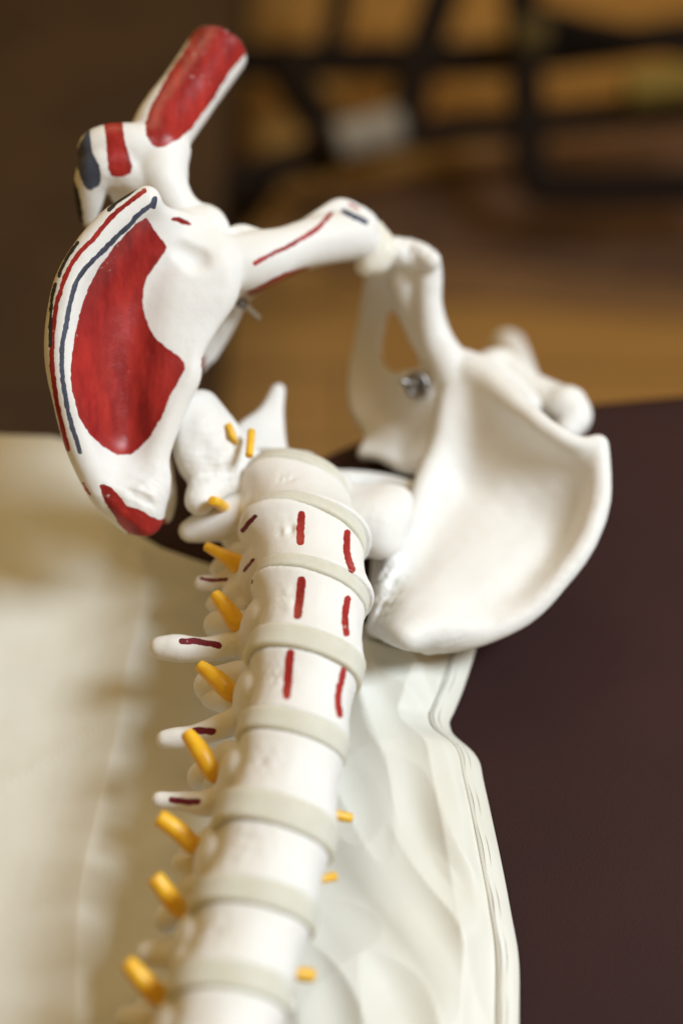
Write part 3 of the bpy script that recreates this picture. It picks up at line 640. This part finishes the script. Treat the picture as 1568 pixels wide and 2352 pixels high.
# ============================================================ BACKGROUND
BLACK = simple('black_tube', (.018, .012, .009), .9, bump=(20, .05, .001), spec=.1)
def bar(name, pts, r, mt, parent): return pipe(name, [(P(x, y, d), r*1.35*d/F) for x, y, d in pts], mt, parent, seg=14, rnd=5)
mc = empty('metal_frame', (.35, 1.7, FZ)); tag(mc, 'blurred black tubular metal frame with a pale clamp, standing on the floor beyond the table', 'metal frame')
bar('frame_bar', [(520, 140, 2.0), (800, 138, 2.0), (1200, 128, 1.95), (1700, 60, 1.9)], 30, BLACK, mc)
bar('frame_bar', [(400, 520, 1.75), (520, 430, 1.78), (700, 365, 1.8), (980, 305, 1.82), (1200, 285, 1.85), (1700, 235, 1.85)], 26, BLACK, mc)
bar('frame_bar', [(1195, -60, 1.9), (1205, 150, 1.86), (1212, 300, 1.84), (1225, 400, 1.83), (1290, 432, 1.83), (1700, 425, 1.83)], 32, BLACK, mc)
bar('frame_bar', [(1030, -60, 2.05), (990, 60, 2.02), (955, 160, 1.98), (930, 290, 1.9)], 34, BLACK, mc)
bar('frame_bar', [(790, -60, 2.1), (770, 60, 2.05), (740, 150, 2.0)], 22, BLACK, mc)
bar('frame_bar', [(650, 140, 2.0), (700, 230, 1.9), (745, 300, 1.82), (720, 380, 1.80)], 36, BLACK, mc)
bar('frame_bar', [(1240, 40, 1.9), (1400, 80, 1.9), (1700, 120, 1.9)], 24, BLACK, mc)
bar('foot', [(640, 380, 1.80), (560, 500, 1.9), (480, 560, 2.0)], 20, BLACK, mc)
GREY = simple('grey_metal', (.30, .27, .22), .6); YEL = simple('yellow_sleeve', (.10, .065, .008), .8)
bar('clamp', [(780, 322, 1.72), (850, 305, 1.72), (915, 290, 1.72)], 34, GREY, mc)
bar('sleeve', [(1440, 205, 1.80), (1620, 180, 1.80)], 30, simple('yellow_tube', (.22, .15, .02), .8), mc); bar('sleeve', [(1190, 80, 1.84), (1250, 78, 1.84)], 26, YEL, mc)
# thin slabs added to darken the floor below the frame
FLOOR_DARK = simple('floor_dark_brown', (.12, .056, .025), .9, c2=(.09, .042, .020), bump=(40, .2, .004))
pr = [PZ(x, y, FZ+.004) for x, y in ((640, 470), (1000, 590), (1900, 690), (1900, 250), (1150, 360))]
def slab(name, pts, z, th, mt):
    n = len(pts); V = [(p[0], p[1], z) for p in pts]+[(p[0], p[1], z+th) for p in pts]
    Q = [list(range(n))[::-1], list(range(n, 2*n))]+[[i, (i+1) % n, n+(i+1) % n, n+i] for i in range(n)]
    me = bpy.data.meshes.new(name); me.from_pydata(V, [], Q); me.update(); o = bpy.data.objects.new(name, me); col.objects.link(o); me.materials.append(mt)
    bm = bmesh.new(); bm.from_mesh(me); bmesh.ops.recalc_face_normals(bm, faces=bm.faces[:]); bm.to_mesh(me); bm.free(); return o
mt_ = slab('floor_dark_slab', pr, FZ+.0006, .008, FLOOR_DARK); tag(mt_, 'thin dark brown slab added to darken the wooden floor below the black metal frame', 'mat')
pb = [PZ(x, y, FZ) for x, y in ((560, 560), (950, 680), (2000, 775), (2100, 200), (1150, 330))]
bo = slab('floor_fade_slab', pb, -.0046, .0040, simple('floor_fade_brown', (.24, .12, .042), .9, c2=(.18, .09, .034), bump=(40, .2, .004)))  # mid-brown slab eases the dark floor area into the wood
bo.parent = mt_; bo.location = (0, 0, FZ+.0050)
# dark cabinet at the left
CAB = simple('dark_brown_laminate', (.066, .036, .016), .8, c2=(.046, .026, .014), bump=(6, .05, .001), spec=.15)
cb = empty('cabinet', (-.7, 1.4, FZ)); tag(cb, 'low dark brown cabinet beyond the left end of the table', 'cabinet')
box_obj('cabinet_body', (-1.5, .75, FZ), (-.147, 2.6, -.475), CAB, cb, .006)
box_obj('cabinet_top', (-1.52, .73, -.474), (-.135, 2.62, -.45), CAB, cb, .005)
